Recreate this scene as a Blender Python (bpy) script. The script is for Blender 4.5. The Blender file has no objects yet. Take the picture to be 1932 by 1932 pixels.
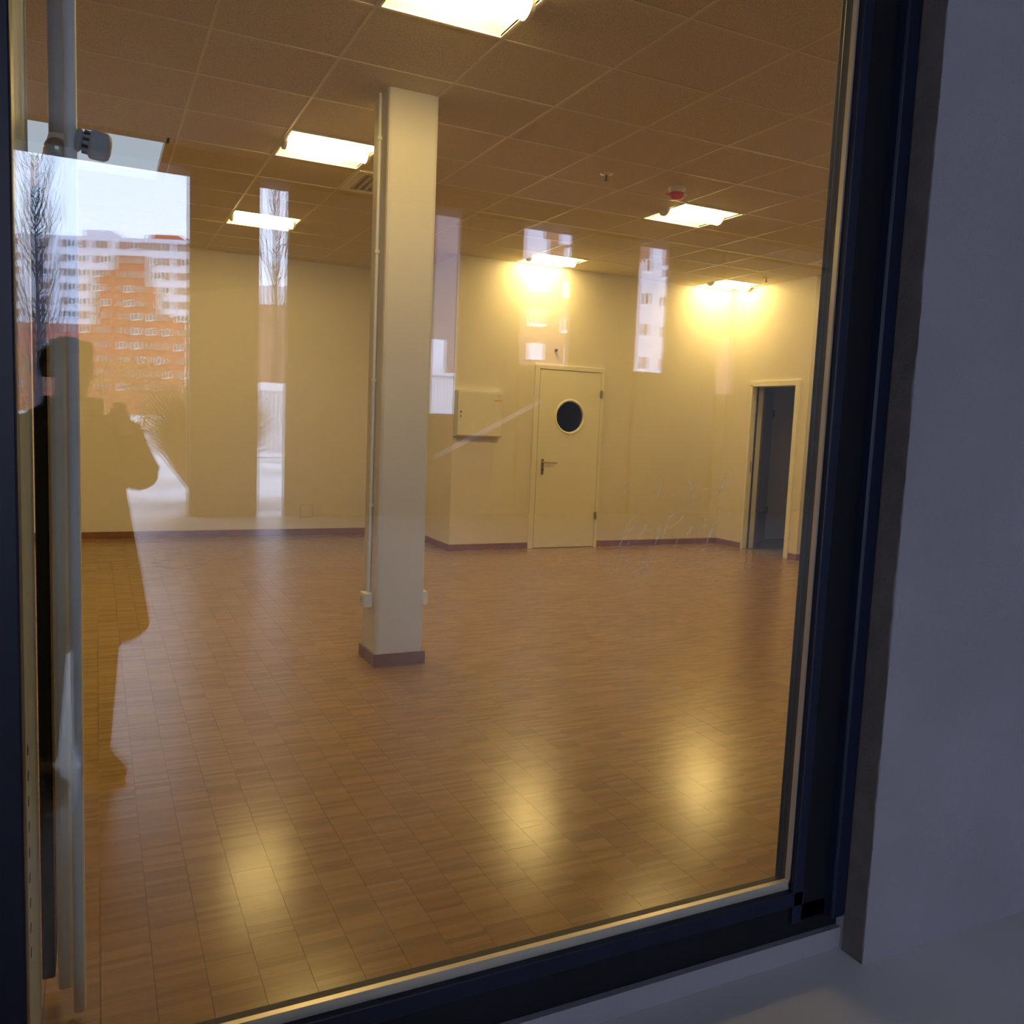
import bpy, bmesh, math, random
from mathutils import Vector, Matrix

random.seed(7)
SC = bpy.context.scene
COL = SC.collection

# ------------------------------------------------------------------ camera, sky, exposure
CAM_Z = 1.40
cam_data = bpy.data.cameras.new('camera')
cam_data.sensor_width = 36.0
cam_data.lens = 30.01
cam_data.clip_start = 0.02
cam_data.clip_end = 600
cam = bpy.data.objects.new('camera', cam_data)
COL.objects.link(cam)
YAW, PITCH, ROLL = -0.4555736, -0.1029146, -0.0418473
_R = Matrix.Rotation(YAW, 3, 'Z') @ Matrix.Rotation(PITCH, 3, 'X') @ Matrix.Rotation(ROLL, 3, 'Y')
_right, _fwd, _up = _R.col[0], _R.col[1], _R.col[2]
cam.matrix_world = Matrix(((_right.x, _up.x, -_fwd.x, 0), (_right.y, _up.y, -_fwd.y, 0),
                           (_right.z, _up.z, -_fwd.z, CAM_Z), (0, 0, 0, 1)))
SC.camera = cam

SKY_STRENGTH = 9.5
LAMP_STRENGTH = 64.0
world = bpy.data.worlds.new('overcast_sky')
SC.world = world
world.use_nodes = True
_bg = world.node_tree.nodes['Background']
_bg.inputs['Color'].default_value = (0.60, 0.72, 1.0, 1)
_bg.inputs['Strength'].default_value = SKY_STRENGTH

SC.view_settings.view_transform = 'Standard'
SC.view_settings.look = 'None'
SC.view_settings.exposure = 0.0
SC.view_settings.gamma = 1.0
SC.view_settings.use_curve_mapping = False
SC.cycles.transparent_max_bounces = 14
SC.cycles.max_bounces = 7
SC.cycles.diffuse_bounces = 3
SC.cycles.glossy_bounces = 3
SC.cycles.use_denoising = True
SC.cycles.use_adaptive_sampling = True
SC.cycles.adaptive_threshold = 0.03
SC.cycles.adaptive_min_samples = 16
SC.cycles.caustics_reflective = False
SC.cycles.caustics_refractive = False
SC.cycles.sample_clamp_indirect = 8.0

# ------------------------------------------------------------------ materials
def nodes(name):
    m = bpy.data.materials.new(name)
    m.use_nodes = True
    nt = m.node_tree
    return m, nt, nt.nodes['Principled BSDF']

def N(nt, kind, **kw):
    n = nt.nodes.new(kind)
    for k, v in kw.items():
        setattr(n, k, v)
    return n

def plain(name, col, rough=0.6, var=0.08, scale=6.0, bump=0.0, bscale=120.0, metal=0.0, spec=0.5):
    """A principled material with soft noise variation and optional fine relief."""
    m, nt, b = nodes(name)
    geo = N(nt, 'ShaderNodeNewGeometry')
    no = N(nt, 'ShaderNodeTexNoise')
    no.inputs['Scale'].default_value = scale
    no.inputs['Detail'].default_value = 4
    nt.links.new(geo.outputs['Position'], no.inputs['Vector'])
    ra = N(nt, 'ShaderNodeValToRGB')
    ra.color_ramp.elements[0].position = 0.3
    ra.color_ramp.elements[1].position = 0.7
    ra.color_ramp.elements[0].color = tuple(max(0, c * (1 - var)) for c in col) + (1,)
    ra.color_ramp.elements[1].color = tuple(min(1, c * (1 + var)) for c in col) + (1,)
    nt.links.new(no.outputs['Fac'], ra.inputs['Fac'])
    nt.links.new(ra.outputs['Color'], b.inputs['Base Color'])
    b.inputs['Roughness'].default_value = rough
    b.inputs['Metallic'].default_value = metal
    b.inputs['Specular IOR Level'].default_value = spec
    if bump:
        n2 = N(nt, 'ShaderNodeTexNoise')
        n2.inputs['Scale'].default_value = bscale
        n2.inputs['Detail'].default_value = 3
        nt.links.new(geo.outputs['Position'], n2.inputs['Vector'])
        bp = N(nt, 'ShaderNodeBump')
        bp.inputs['Strength'].default_value = bump
        bp.inputs['Distance'].default_value = 0.004
        nt.links.new(n2.outputs['Fac'], bp.inputs['Height'])
        nt.links.new(bp.outputs['Normal'], b.inputs['Normal'])
    return m

def emitter(name, col, strength):
    m, nt, b = nodes(name)
    nt.nodes.remove(b)
    e = N(nt, 'ShaderNodeEmission')
    e.inputs['Color'].default_value = col + (1,)
    e.inputs['Strength'].default_value = strength
    nt.links.new(e.outputs['Emission'], nt.nodes['Material Output'].inputs['Surface'])
    return m

def thin_glass(name, tint=(0.97, 0.985, 0.98), r0=0.046):
    """Clear sheet: straight-through transmission plus a Fresnel-weighted mirror at each face."""
    m, nt, b = nodes(name)
    nt.nodes.remove(b)
    lw = N(nt, 'ShaderNodeLayerWeight')
    lw.inputs['Blend'].default_value = 0.5
    p = N(nt, 'ShaderNodeMath', operation='POWER')
    p.inputs[1].default_value = 5.0
    nt.links.new(lw.outputs['Facing'], p.inputs[0])
    ma = N(nt, 'ShaderNodeMath', operation='MULTIPLY_ADD')
    ma.inputs[1].default_value = 1 - r0
    ma.inputs[2].default_value = r0
    nt.links.new(p.outputs[0], ma.inputs[0])
    t = N(nt, 'ShaderNodeBsdfTransparent')
    t.inputs['Color'].default_value = tint + (1,)
    g = N(nt, 'ShaderNodeBsdfGlossy')
    g.inputs['Roughness'].default_value = 0.0
    mx = N(nt, 'ShaderNodeMixShader')
    nt.links.new(ma.outputs[0], mx.inputs['Fac'])
    nt.links.new(t.outputs[0], mx.inputs[1])
    nt.links.new(g.outputs[0], mx.inputs[2])
    nt.links.new(mx.outputs[0], nt.nodes['Material Output'].inputs['Surface'])
    return m

BLOCK = 0.12
def parquet():
    m, nt, b = nodes('oak_parquet')
    L = nt.links.new
    geo = N(nt, 'ShaderNodeNewGeometry')
    sep = N(nt, 'ShaderNodeSeparateXYZ')
    L(geo.outputs['Position'], sep.inputs[0])
    def cell(sock, size):
        d = N(nt, 'ShaderNodeMath', operation='DIVIDE'); d.inputs[1].default_value = size
        L(sock, d.inputs[0])
        f = N(nt, 'ShaderNodeMath', operation='FLOOR'); L(d.outputs[0], f.inputs[0])
        return d.outputs[0], f.outputs[0]
    dx, cx = cell(sep.outputs['X'], BLOCK)
    dy, cy = cell(sep.outputs['Y'], 0.02)
    cmb = N(nt, 'ShaderNodeCombineXYZ'); L(cx, cmb.inputs[0]); L(cy, cmb.inputs[1])
    wn = N(nt, 'ShaderNodeTexWhiteNoise', noise_dimensions='2D'); L(cmb.outputs[0], wn.inputs['Vector'])
    # grain stretched along the strips
    mp = N(nt, 'ShaderNodeMapping'); mp.inputs['Scale'].default_value = (7, 160, 1)
    L(geo.outputs['Position'], mp.inputs['Vector'])
    gn = N(nt, 'ShaderNodeTexNoise'); gn.inputs['Scale'].default_value = 1.0; gn.inputs['Detail'].default_value = 4
    L(mp.outputs[0], gn.inputs['Vector'])
    # slow drift over the floor
    sl = N(nt, 'ShaderNodeTexNoise'); sl.inputs['Scale'].default_value = 0.7
    L(geo.outputs['Position'], sl.inputs['Vector'])
    a1 = N(nt, 'ShaderNodeMath', operation='MULTIPLY_ADD'); a1.inputs[1].default_value = 0.42; L(wn.outputs['Value'], a1.inputs[0])
    a2 = N(nt, 'ShaderNodeMath', operation='MULTIPLY_ADD'); a2.inputs[1].default_value = 0.5; a2.inputs[2].default_value = -0.03
    L(gn.outputs['Fac'], a2.inputs[0]); L(a2.outputs[0], a1.inputs[2])
    a3 = N(nt, 'ShaderNodeMath', operation='MULTIPLY_ADD'); a3.inputs[1].default_value = 0.16
    L(sl.outputs['Fac'], a3.inputs[0]); L(a1.outputs[0], a3.inputs[2])
    ra = N(nt, 'ShaderNodeValToRGB')
    e = ra.color_ramp.elements
    e[0].position = 0.0; e[0].color = (0.19, 0.105, 0.036, 1)
    e[1].position = 1.0; e[1].color = (0.42, 0.265, 0.098, 1)
    k = e.new(0.45); k.color = (0.30, 0.180, 0.062, 1)
    L(a3.outputs[0], ra.inputs['Fac']); L(ra.outputs['Color'], b.inputs['Base Color'])
    rr = N(nt, 'ShaderNodeMath', operation='MULTIPLY_ADD'); rr.inputs[1].default_value = 0.10; rr.inputs[2].default_value = 0.145
    L(gn.outputs['Fac'], rr.inputs[0]); L(rr.outputs[0], b.inputs['Roughness'])
    bp = N(nt, 'ShaderNodeBump'); bp.inputs['Strength'].default_value = 0.16; bp.inputs['Distance'].default_value = 0.002
    L(a1.outputs[0], bp.inputs['Height']); L(bp.outputs['Normal'], b.inputs['Normal'])
    b.inputs['Specular IOR Level'].default_value = 0.27
    return m

def ceiling_board():
    m, nt, b = nodes('mineral_fibre_board')
    L = nt.links.new
    geo = N(nt, 'ShaderNodeNewGeometry')
    no = N(nt, 'ShaderNodeTexNoise'); no.inputs['Scale'].default_value = 150; no.inputs['Detail'].default_value = 3
    L(geo.outputs['Position'], no.inputs['Vector'])
    ra = N(nt, 'ShaderNodeValToRGB')
    ra.color_ramp.elements[0].position = 0.30; ra.color_ramp.elements[0].color = (0.54, 0.48, 0.345, 1)
    ra.color_ramp.elements[1].position = 0.55; ra.color_ramp.elements[1].color = (0.80, 0.725, 0.54, 1)
    L(no.outputs['Fac'], ra.inputs['Fac']); L(ra.outputs['Color'], b.inputs['Base Color'])
    b.inputs['Roughness'].default_value = 0.9
    b.inputs['Specular IOR Level'].default_value = 0.1
    return m

WARM = (1.0, 0.665, 0.225)
M = {
    'wall': plain('painted_wall', (0.80, 0.76, 0.69), 0.85, 0.02, 1.2, 0.06, 260, spec=0.2),
    'column': plain('painted_column', (0.78, 0.75, 0.69), 0.7, 0.02, 1.5, 0.05, 200, spec=0.3),
    'white_paint': plain('white_lacquer', (0.86, 0.84, 0.76), 0.45, 0.02, 3),
    'cabinet_grey': plain('cabinet_enamel', (0.60, 0.58, 0.53), 0.45, 0.02, 3),
    'door': plain('door_lacquer', (0.87, 0.85, 0.76), 0.42, 0.02, 2),
    'skirting': plain('brown_skirting', (0.235, 0.105, 0.055), 0.45, 0.15, 9, 0.05, 60),
    'parquet': parquet(),
    'board': ceiling_board(),
    'tbar': plain('cream_metal_bar', (0.80, 0.74, 0.60), 0.4, 0.02, 5),
    'plenum': plain('plenum_concrete', (0.25, 0.24, 0.22), 0.9, 0.1, 3),
    'lamp': emitter('fluorescent_diffuser', WARM, LAMP_STRENGTH),
    'coolpanel': emitter('daylight_panel', (0.80, 0.87, 1.0), 0.62),
    'reflector': plain('white_reflector', (0.86, 0.85, 0.80), 0.35, 0.01, 4),
    'steel': plain('brushed_steel', (0.46, 0.42, 0.36), 0.35, 0.08, 40, metal=0.9),
    'dark_metal': plain('dark_hardware', (0.05, 0.045, 0.04), 0.4, 0.1, 30, metal=0.5),
    'black': plain('black_gap', (0.012, 0.011, 0.01), 0.8, 0.1, 10),
    'grey_leaf': plain('dark_grey_door', (0.125, 0.092, 0.075), 0.5, 0.05, 4),
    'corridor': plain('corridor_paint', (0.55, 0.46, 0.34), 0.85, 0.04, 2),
    'corridor_floor': plain('corridor_vinyl', (0.16, 0.13, 0.11), 0.5, 0.08, 5),
    'plastic': plain('white_plastic', (0.80, 0.79, 0.76), 0.4, 0.02, 8),
    'red': plain('red_cover', (0.72, 0.06, 0.02), 0.4, 0.08, 20),
    'yellow': plain('yellow_label', (0.80, 0.55, 0.02), 0.5, 0.05, 40),
    'frame': plain('navy_black_aluminium', (0.006, 0.007, 0.010), 0.5, 0.15, 12, spec=0.2),
    'frame_blue': plain('navy_aluminium', (0.007, 0.010, 0.023), 0.4, 0.15, 12, spec=0.25),
    'alu': plain('grey_aluminium', (0.30, 0.36, 0.45), 0.6, 0.10, 18),
    'spacer': plain('bare_spacer_bar', (0.62, 0.55, 0.47), 0.32, 0.05, 10, metal=0.55),
    'plaster': plain('outside_plaster', (0.235, 0.215, 0.235), 0.95, 0.07, 2.3, 0.5, 150, spec=0.1),
    'plaster_edge': plain('bare_plaster_edge', (0.105, 0.085, 0.075), 0.95, 0.16, 14, 0.6, 110, spec=0.1),
    'glass': thin_glass('window_glass'),
    'cream_metal': plain('cream_radiator_enamel', (0.84, 0.79, 0.68), 0.5, 0.03, 4),
    'grey_enamel': plain('grey_enamel_pipe', (0.84, 0.85, 0.88), 0.5, 0.03, 4),
    'valve': plain('valve_plastic', (0.40, 0.41, 0.45), 0.5, 0.05, 20),
    'pavement': plain('arcade_paving', (0.52, 0.49, 0.48), 0.32, 0.10, 1.1, 0.08, 40, spec=0.6),
    'yard': plain('wet_snowy_yard', (0.55, 0.55, 0.57), 0.7, 0.35, 0.35, 0.1, 4),
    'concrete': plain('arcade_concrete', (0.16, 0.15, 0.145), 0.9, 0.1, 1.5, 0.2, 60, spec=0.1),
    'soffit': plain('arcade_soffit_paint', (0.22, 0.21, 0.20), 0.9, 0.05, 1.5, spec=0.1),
    'tower_white': plain('pale_facade', (0.70, 0.66, 0.72), 0.85, 0.05, 0.2),
    'tower_red': plain('brick_red_facade', (0.44, 0.090, 0.055), 0.85, 0.08, 0.2),
    'wing_brown': plain('brown_facade', (0.27, 0.125, 0.095), 0.85, 0.08, 0.2),
    'tower_grey': plain('grey_facade', (0.42, 0.38, 0.37), 0.85, 0.06, 0.2),
    'red_shutter': plain('dusty_red_shutter', (0.36, 0.19, 0.16), 0.8, 0.1, 0.4),
    'shutter': plain('beige_shutter', (0.30, 0.20, 0.185), 0.8, 0.1, 0.4),
    'window_white': plain('white_window_frame', (0.86, 0.85, 0.90), 0.6, 0.02, 1),
    'window_dark': plain('dark_window_pane', (0.10, 0.09, 0.10), 0.15, 0.2, 0.5),
    'blind': plain('pale_blind', (0.72, 0.70, 0.74), 0.7, 0.06, 1.5),
    'annex': plain('mauve_render', (0.30, 0.225, 0.24), 0.9, 0.05, 0.3),
    'container': plain('white_sheet_steel', (0.72, 0.73, 0.78), 0.6, 0.04, 0.8),
    'bark': plain('bare_bark', (0.085, 0.07, 0.075), 0.95, 0.3, 8),
    'twig': plain('bare_twigs', (0.12, 0.095, 0.10), 0.95, 0.3, 5),
    'ochre': plain('ochre_grass', (0.26, 0.17, 0.06), 0.9, 0.35, 6),
    'autumn': plain('autumn_leaves', (0.42, 0.20, 0.05), 0.9, 0.4, 3),
    'coat': plain('dark_wool_coat', (0.030, 0.028, 0.030), 0.95, 0.2, 30),
    'trousers': plain('dark_trousers', (0.022, 0.022, 0.026), 0.95, 0.2, 30),
    'skin': plain('skin', (0.34, 0.20, 0.15), 0.6, 0.06, 15),
    'eye_dark': plain('dark_eye', (0.10, 0.075, 0.06), 0.25, 0.1, 60),
    'lip': plain('lip_skin', (0.30, 0.12, 0.10), 0.5, 0.05, 40),
    'hair': plain('dark_hair', (0.03, 0.022, 0.018), 0.8, 0.2, 60),
    'shoe': plain('black_shoe_leather', (0.03, 0.028, 0.026), 0.4, 0.1, 20),
    'camera_black': plain('black_camera_body', (0.02, 0.02, 0.021), 0.4, 0.1, 40),
    'lens_glass': plain('coated_lens', (0.05, 0.09, 0.06), 0.08, 0.1, 40),
}

# glass dirt: a hazy film, half see-through
def haze_material():
    m, nt, b = nodes('greasy_smear')
    nt.nodes.remove(b)
    t = N(nt, 'ShaderNodeBsdfTransparent')
    d = N(nt, 'ShaderNodeBsdfDiffuse'); d.inputs['Color'].default_value = (0.8, 0.8, 0.86, 1)
    geo = N(nt, 'ShaderNodeNewGeometry')
    no = N(nt, 'ShaderNodeTexNoise'); no.inputs['Scale'].default_value = 55
    nt.links.new(geo.outputs['Position'], no.inputs['Vector'])
    mu = N(nt, 'ShaderNodeMath', operation='MULTIPLY'); mu.inputs[1].default_value = 0.22
    nt.links.new(no.outputs['Fac'], mu.inputs[0])
    mx = N(nt, 'ShaderNodeMixShader')
    nt.links.new(mu.outputs[0], mx.inputs['Fac'])
    nt.links.new(t.outputs[0], mx.inputs[1]); nt.links.new(d.outputs[0], mx.inputs[2])
    nt.links.new(mx.outputs[0], nt.nodes['Material Output'].inputs['Surface'])
    return m
M['smear'] = haze_material()

# ------------------------------------------------------------------ mesh helpers
WPOS = {}          # world position of each un-rotated parent

class MB:
    """Collects shapes (world or parent-local metres) and links them as ONE mesh object."""
    def __init__(self):
        self.v = []; self.f = []; self.smooth = []
    def add(self, vs, fs, smooth=False):
        o = len(self.v)
        self.v += [tuple(p) for p in vs]
        self.f += [tuple(i + o for i in q) for q in fs]
        self.smooth += [smooth] * len(fs)
        return self
    def box(self, x0, x1, y0, y1, z0, z1):
        vs = [(x0, y0, z0), (x1, y0, z0), (x1, y1, z0), (x0, y1, z0), (x0, y0, z1), (x1, y0, z1), (x1, y1, z1), (x0, y1, z1)]
        return self.add(vs, [(3, 2, 1, 0), (4, 5, 6, 7), (0, 1, 5, 4), (1, 2, 6, 5), (2, 3, 7, 6), (3, 0, 4, 7)])
    def prism(self, poly, axis, a, b):
        """poly: ccw 2D outline; axis: 'x','y' or 'z' extrusion from a to b."""
        def P(p, t):
            return {'x': (t, p[0], p[1]), 'y': (p[0], t, p[1]), 'z': (p[0], p[1], t)}[axis]
        n = len(poly)
        vs = [P(p, a) for p in poly] + [P(p, b) for p in poly]
        fs = [tuple(range(n))[::-1], tuple(range(n, 2 * n))] + [(i, (i + 1) % n, n + (i + 1) % n, n + i) for i in range(n)]
        return self.add(vs, fs)
    def tube(self, pts, radii, seg=10, caps=True, squash=None):
        pts = [Vector(p) for p in pts]
        if not isinstance(radii, (list, tuple)):
            radii = [radii] * len(pts)
        rings = []
        n = len(pts)
        ref = None
        for i, p in enumerate(pts):
            d = (pts[min(i + 1, n - 1)] - pts[max(i - 1, 0)])
            d = d.normalized() if d.length > 1e-9 else Vector((0, 0, 1))
            if ref is None:
                ref = Vector((0, 0, 1)) if abs(d.z) < 0.9 else Vector((1, 0, 0))
            a = d.cross(ref)
            if a.length < 1e-6:
                a = d.cross(Vector((0, 1, 0.01)))
            a.normalize(); b = a.cross(d).normalized(); ref = b
            ring = []
            for k in range(seg):
                t = 2 * math.pi * k / seg
                ring.append(p + (a * math.cos(t) + b * math.sin(t)) * radii[i])
            rings.append(ring)
        vs = [q for r in rings for q in r]
        fs = []
        for i in range(n - 1):
            for k in range(seg):
                fs.append((i * seg + k, i * seg + (k + 1) % seg, (i + 1) * seg + (k + 1) % seg, (i + 1) * seg + k))
        self.add(vs, fs, seg > 5)
        if caps:
            self.add(rings[0], [tuple(range(seg))[::-1]])
            self.add(rings[-1], [tuple(range(seg))])
        return self
    def loft(self, rings, caps=True, smooth=True):
        seg = len(rings[0])
        vs = [q for r in rings for q in r]
        fs = []
        for i in range(len(rings) - 1):
            for k in range(seg):
                fs.append((i * seg + k, i * seg + (k + 1) % seg, (i + 1) * seg + (k + 1) % seg, (i + 1) * seg + k))
        self.add(vs, fs, smooth)
        if caps:
            self.add(rings[0], [tuple(range(seg))[::-1]]); self.add(rings[-1], [tuple(range(seg))])
        return self
    def lathe(self, prof, c, axis='z', seg=24):
        """prof: list of (radius, height) turned about an axis through c."""
        rings = []
        for r, h in prof:
            ring = []
            for k in range(seg):
                t = 2 * math.pi * k / seg
                a, b = r * math.cos(t), r * math.sin(t)
                ring.append({'z': (c[0] + a, c[1] + b, c[2] + h), 'y': (c[0] + a, c[1] + h, c[2] + b), 'x': (c[0] + h, c[1] + a, c[2] + b)}[axis])
            rings.append(ring)
        return self.loft(rings)
    def build(self, name, mat, parent=None, local=False, bevel=0.0, mesh_origin='base'):
        if local or parent is None:
            off = Vector((0, 0, 0)) if parent is None or local else None
        else:
            off = Vector(WPOS[parent.name])
        xs = [p[0] for p in self.v]; ys = [p[1] for p in self.v]; zs = [p[2] for p in self.v]
        c = Vector(((min(xs) + max(xs)) / 2, (min(ys) + max(ys)) / 2, min(zs)))
        me = bpy.data.meshes.new(name)
        me.from_pydata([(p[0] - c.x, p[1] - c.y, p[2] - c.z) for p in self.v], [], self.f)
        bm = bmesh.new(); bm.from_mesh(me)
        bmesh.ops.recalc_face_normals(bm, faces=bm.faces)
        bm.to_mesh(me); bm.free()
        me.polygons.foreach_set('use_smooth', self.smooth)
        me.materials.append(M[mat] if isinstance(mat, str) else mat)
        me.update()
        o = bpy.data.objects.new(name, me)
        COL.objects.link(o)
        if parent is not None:
            o.parent = parent
            o.location = c if local else c - off
            if not local:
                WPOS[o.name] = tuple(c)
        else:
            o.location = c
            WPOS[o.name] = tuple(c)
        if bevel:
            bv = o.modifiers.new('soft_edges', 'BEVEL')
            bv.width = bevel; bv.segments = 2; bv.limit_method = 'ANGLE'
        return o

def tag(o, label=None, cat=None, group=None, kind=None):
    if label: o['label'] = label
    if cat: o['category'] = cat
    if group: o['group'] = group
    if kind: o['kind'] = kind
    return o

def empty(name, loc, rz=0.0):
    o = bpy.data.objects.new(name, None)
    o.empty_display_size = 0.2
    COL.objects.link(o)
    o.location = loc; o.rotation_euler = (0, 0, rz)
    WPOS[o.name] = tuple(loc)
    return o

def copy_tree(o, parent=None):
    c = o.copy(); COL.objects.link(c); c.parent = parent
    for ch in list(o.children):
        copy_tree(ch, c)
    return c

# ------------------------------------------------------------------ room shell (metres)
HC = 3.145                       # ceiling height
YW, XS, YE, XR, YL = 8.545, 7.10, 7.16, 3.44, 10.05
X0, X1, YF = -3.7, 9.6, 1.78     # left wall, far right wall, inner face of the facade
TOP = 3.40

sub = tag(MB().box(X0 - .2, X1 + .2, YF - .1, YL + .4, -0.20, -0.012).build('floor', 'skirting'), 'brown strip parquet floor of the empty room', 'floor', kind='structure')

# parquet blocks: the nearest 300 in view are parts, the rest is one joined part
from math import floor as fl
gx0, gx1 = fl(X0 / BLOCK), fl(X1 / BLOCK) + 1
gy0, gy1 = fl(YF / BLOCK), fl(YL / BLOCK) + 1
BLEN = 0.36
def on_floor(x, y):
    yl = y - BLEN / 2 + .01                 # near edge of the block; the far end may run under a wall
    if x < X0 or x > X1 or y < YF - .15 or yl > YL: return False
    if x > XS + .05 and yl > YE: return False
    if x > XR + .05 and yl > YW: return False
    return True
cells = []
for i in range(gx0, gx1):
    off = random.choice((0, .06, .12, .18, .24, .30))
    for j in range(fl(YF / BLEN) - 1, fl(YL / BLEN) + 2):
        x, y = (i + .5) * BLOCK, (j + .5) * BLEN + off
        if on_floor(x, y): cells.append((x, y))
Minv = _R.transposed()
def in_view(x, y):
    d = Minv @ Vector((x, y, -CAM_Z))
    u, v = d.x / d.y, -d.z / d.y
    return -0.52 < u < 0.36 and v < 0.62
vis = sorted([c for c in cells if in_view(*c) and c[1] > YF + .02], key=lambda c: c[0] ** 2 + c[1] ** 2)[:300]
vis_set = set(vis)
g = 0.0005
hb, hl = BLOCK / 2 - g, BLEN / 2 - .0002
def block_shape(mb, x, y, tx=0.0, ty=0.0):
    z = lambda a, b: tx * a + ty * b
    y0 = max(y - hl, 1.62) if x or y else -hl      # first row is cut at the window
    hn = y - y0
    vs = [(x - hb, y0, -.012), (x + hb, y0, -.012), (x + hb, y + hl, -.012), (x - hb, y + hl, -.012),
          (x - hb, y0, z(-hb, -hn)), (x + hb, y0, z(hb, -hn)), (x + hb, y + hl, z(hb, hl)), (x - hb, y + hl, z(-hb, hl))]
    mb.add(vs, [(4, 5, 6, 7), (0, 1, 5, 4), (1, 2, 6, 5), (2, 3, 7, 6), (3, 0, 4, 7)])
protos = []
for k in range(9):
    mb = MB(); block_shape(mb, 0, 0, random.uniform(-.005, .005), random.uniform(-.0015, .0015))
    me = bpy.data.meshes.new('parquet_block')
    me.from_pydata(mb.v, [], mb.f); me.materials.append(M['parquet']); protos.append(me)
fw = Vector(WPOS[sub.name])
for (x, y) in vis:
    o = bpy.data.objects.new('parquet_block', random.choice(protos))
    COL.objects.link(o); o.parent = sub; o.location = Vector((x, y, 0)) - fw
mb = MB()
for (x, y) in cells:
    if (x, y) not in vis_set:
        block_shape(mb, x, y, random.uniform(-.005, .005), random.uniform(-.0015, .0015))
far_floor = mb.build('parquet_blocks_beyond', 'parquet', sub)
far_floor['kind'] = 'stuff'

# walls
def wall(name, label, mb, mat='wall'):
    return tag(mb.build(name, mat), label, 'wall', kind='structure')

wall('wall_left', 'plain painted left side wall of the room', MB().box(X0 - .15, X0, YF, YL + .15, 0, TOP))
wall('wall_far', 'plain beige rear wall behind the square column', MB().box(X0, XR + .12, YL, YL + .15, 0, TOP))
wall('wall_return', 'short wall side running back beside the electrical cabinet', MB().box(XR, XR + .12, YW + .12, YL, 0, TOP))
DX0, DX1, DTOP = 4.455, 5.258, 2.025           # door opening in the back wall
wall('wall_back', 'beige back wall with the porthole door', MB().box(XR, DX0 - .05, YW, YW + .12, 0, TOP).box(DX1 + .03, XS + .14, YW, YW + .12, 0, TOP)
     .box(DX0 - .05, DX1 + .03, YW, YW + .12, DTOP + .04, TOP))
SY0, SY1, STOP = 7.345, 8.045, 1.962           # open doorway in the side wall
wall('wall_right', 'beige side wall with the open dark doorway', MB().box(XS, XS + .14, YE, SY0 - .02, 0, TOP).box(XS, XS + .14, SY1 + .02, YW, 0, TOP)
     .box(XS, XS + .14, SY0 - .02, SY1 + .02, STOP + .02, TOP))
wall('wall_jut', 'beige wall turning the corner beside the dark doorway', MB().box(XS + .14, X1 + .15, YE, YE + .14, 0, TOP))
wall('wall_end', 'plain far right end wall of the room', MB().box(X1, X1 + .15, YF, YE, 0, TOP))
# hidden rooms behind the two doors, closed so that no daylight leaks in
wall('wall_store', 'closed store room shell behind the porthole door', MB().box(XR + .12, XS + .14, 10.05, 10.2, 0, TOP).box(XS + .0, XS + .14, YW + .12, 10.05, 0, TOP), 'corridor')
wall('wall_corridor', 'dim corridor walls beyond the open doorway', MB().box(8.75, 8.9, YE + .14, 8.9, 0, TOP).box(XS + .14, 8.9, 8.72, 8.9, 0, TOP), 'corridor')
tag(MB().box(XS + .14, 8.75, YE + .14, 8.72, -.2, 0.002).box(XS - .0, XS + .14, SY0, SY1, -.2, 0.002).build('floor_corridor', 'corridor_floor'), 'dark vinyl floor beyond the open doorway', 'floor', kind='structure')
tag(MB().box(XR + .12, XS, YW + .12, 10.05, -.2, 0.002).box(DX0 - .05, DX1 + .03, YW, YW + .12, -.2, -.001).build('floor_store', 'corridor_floor'), 'store room floor behind the porthole door', 'floor', kind='structure')

# skirting boards
def skirt(name, label, mb):
    return tag(mb.build(name, 'skirting', bevel=.003), label, 'skirting', kind='structure')
H = 0.068
skirt('baseboard_far', 'brown skirting along the rear wall behind the column', MB().box(X0, XR, YL - .012, YL, 0, H))
skirt('baseboard_return', 'brown skirting on the short return wall', MB().box(XR - .012, XR, YW, YL - .012, 0, H))
skirt('baseboard_back_left', 'brown skirting left of the porthole door', MB().box(XR - .012, DX0 - .065, YW - .012, YW, 0, H))
skirt('baseboard_back_right', 'brown skirting right of the porthole door', MB().box(DX1 + .042, XS, YW - .012, YW, 0, H))
skirt('baseboard_right_far', 'brown skirting between room corner and dark doorway', MB().box(XS - .012, XS, SY1 + .03, YW - .012, 0, H))
skirt('baseboard_right_near', 'brown skirting on the wall end beside the doorway', MB().box(XS - .012, XS, YE - .012, SY0 - .065, 0, H))
skirt('baseboard_jut', 'brown skirting on the wall past the doorway corner', MB().box(XS, X1, YE - .012, YE, 0, H))

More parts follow.
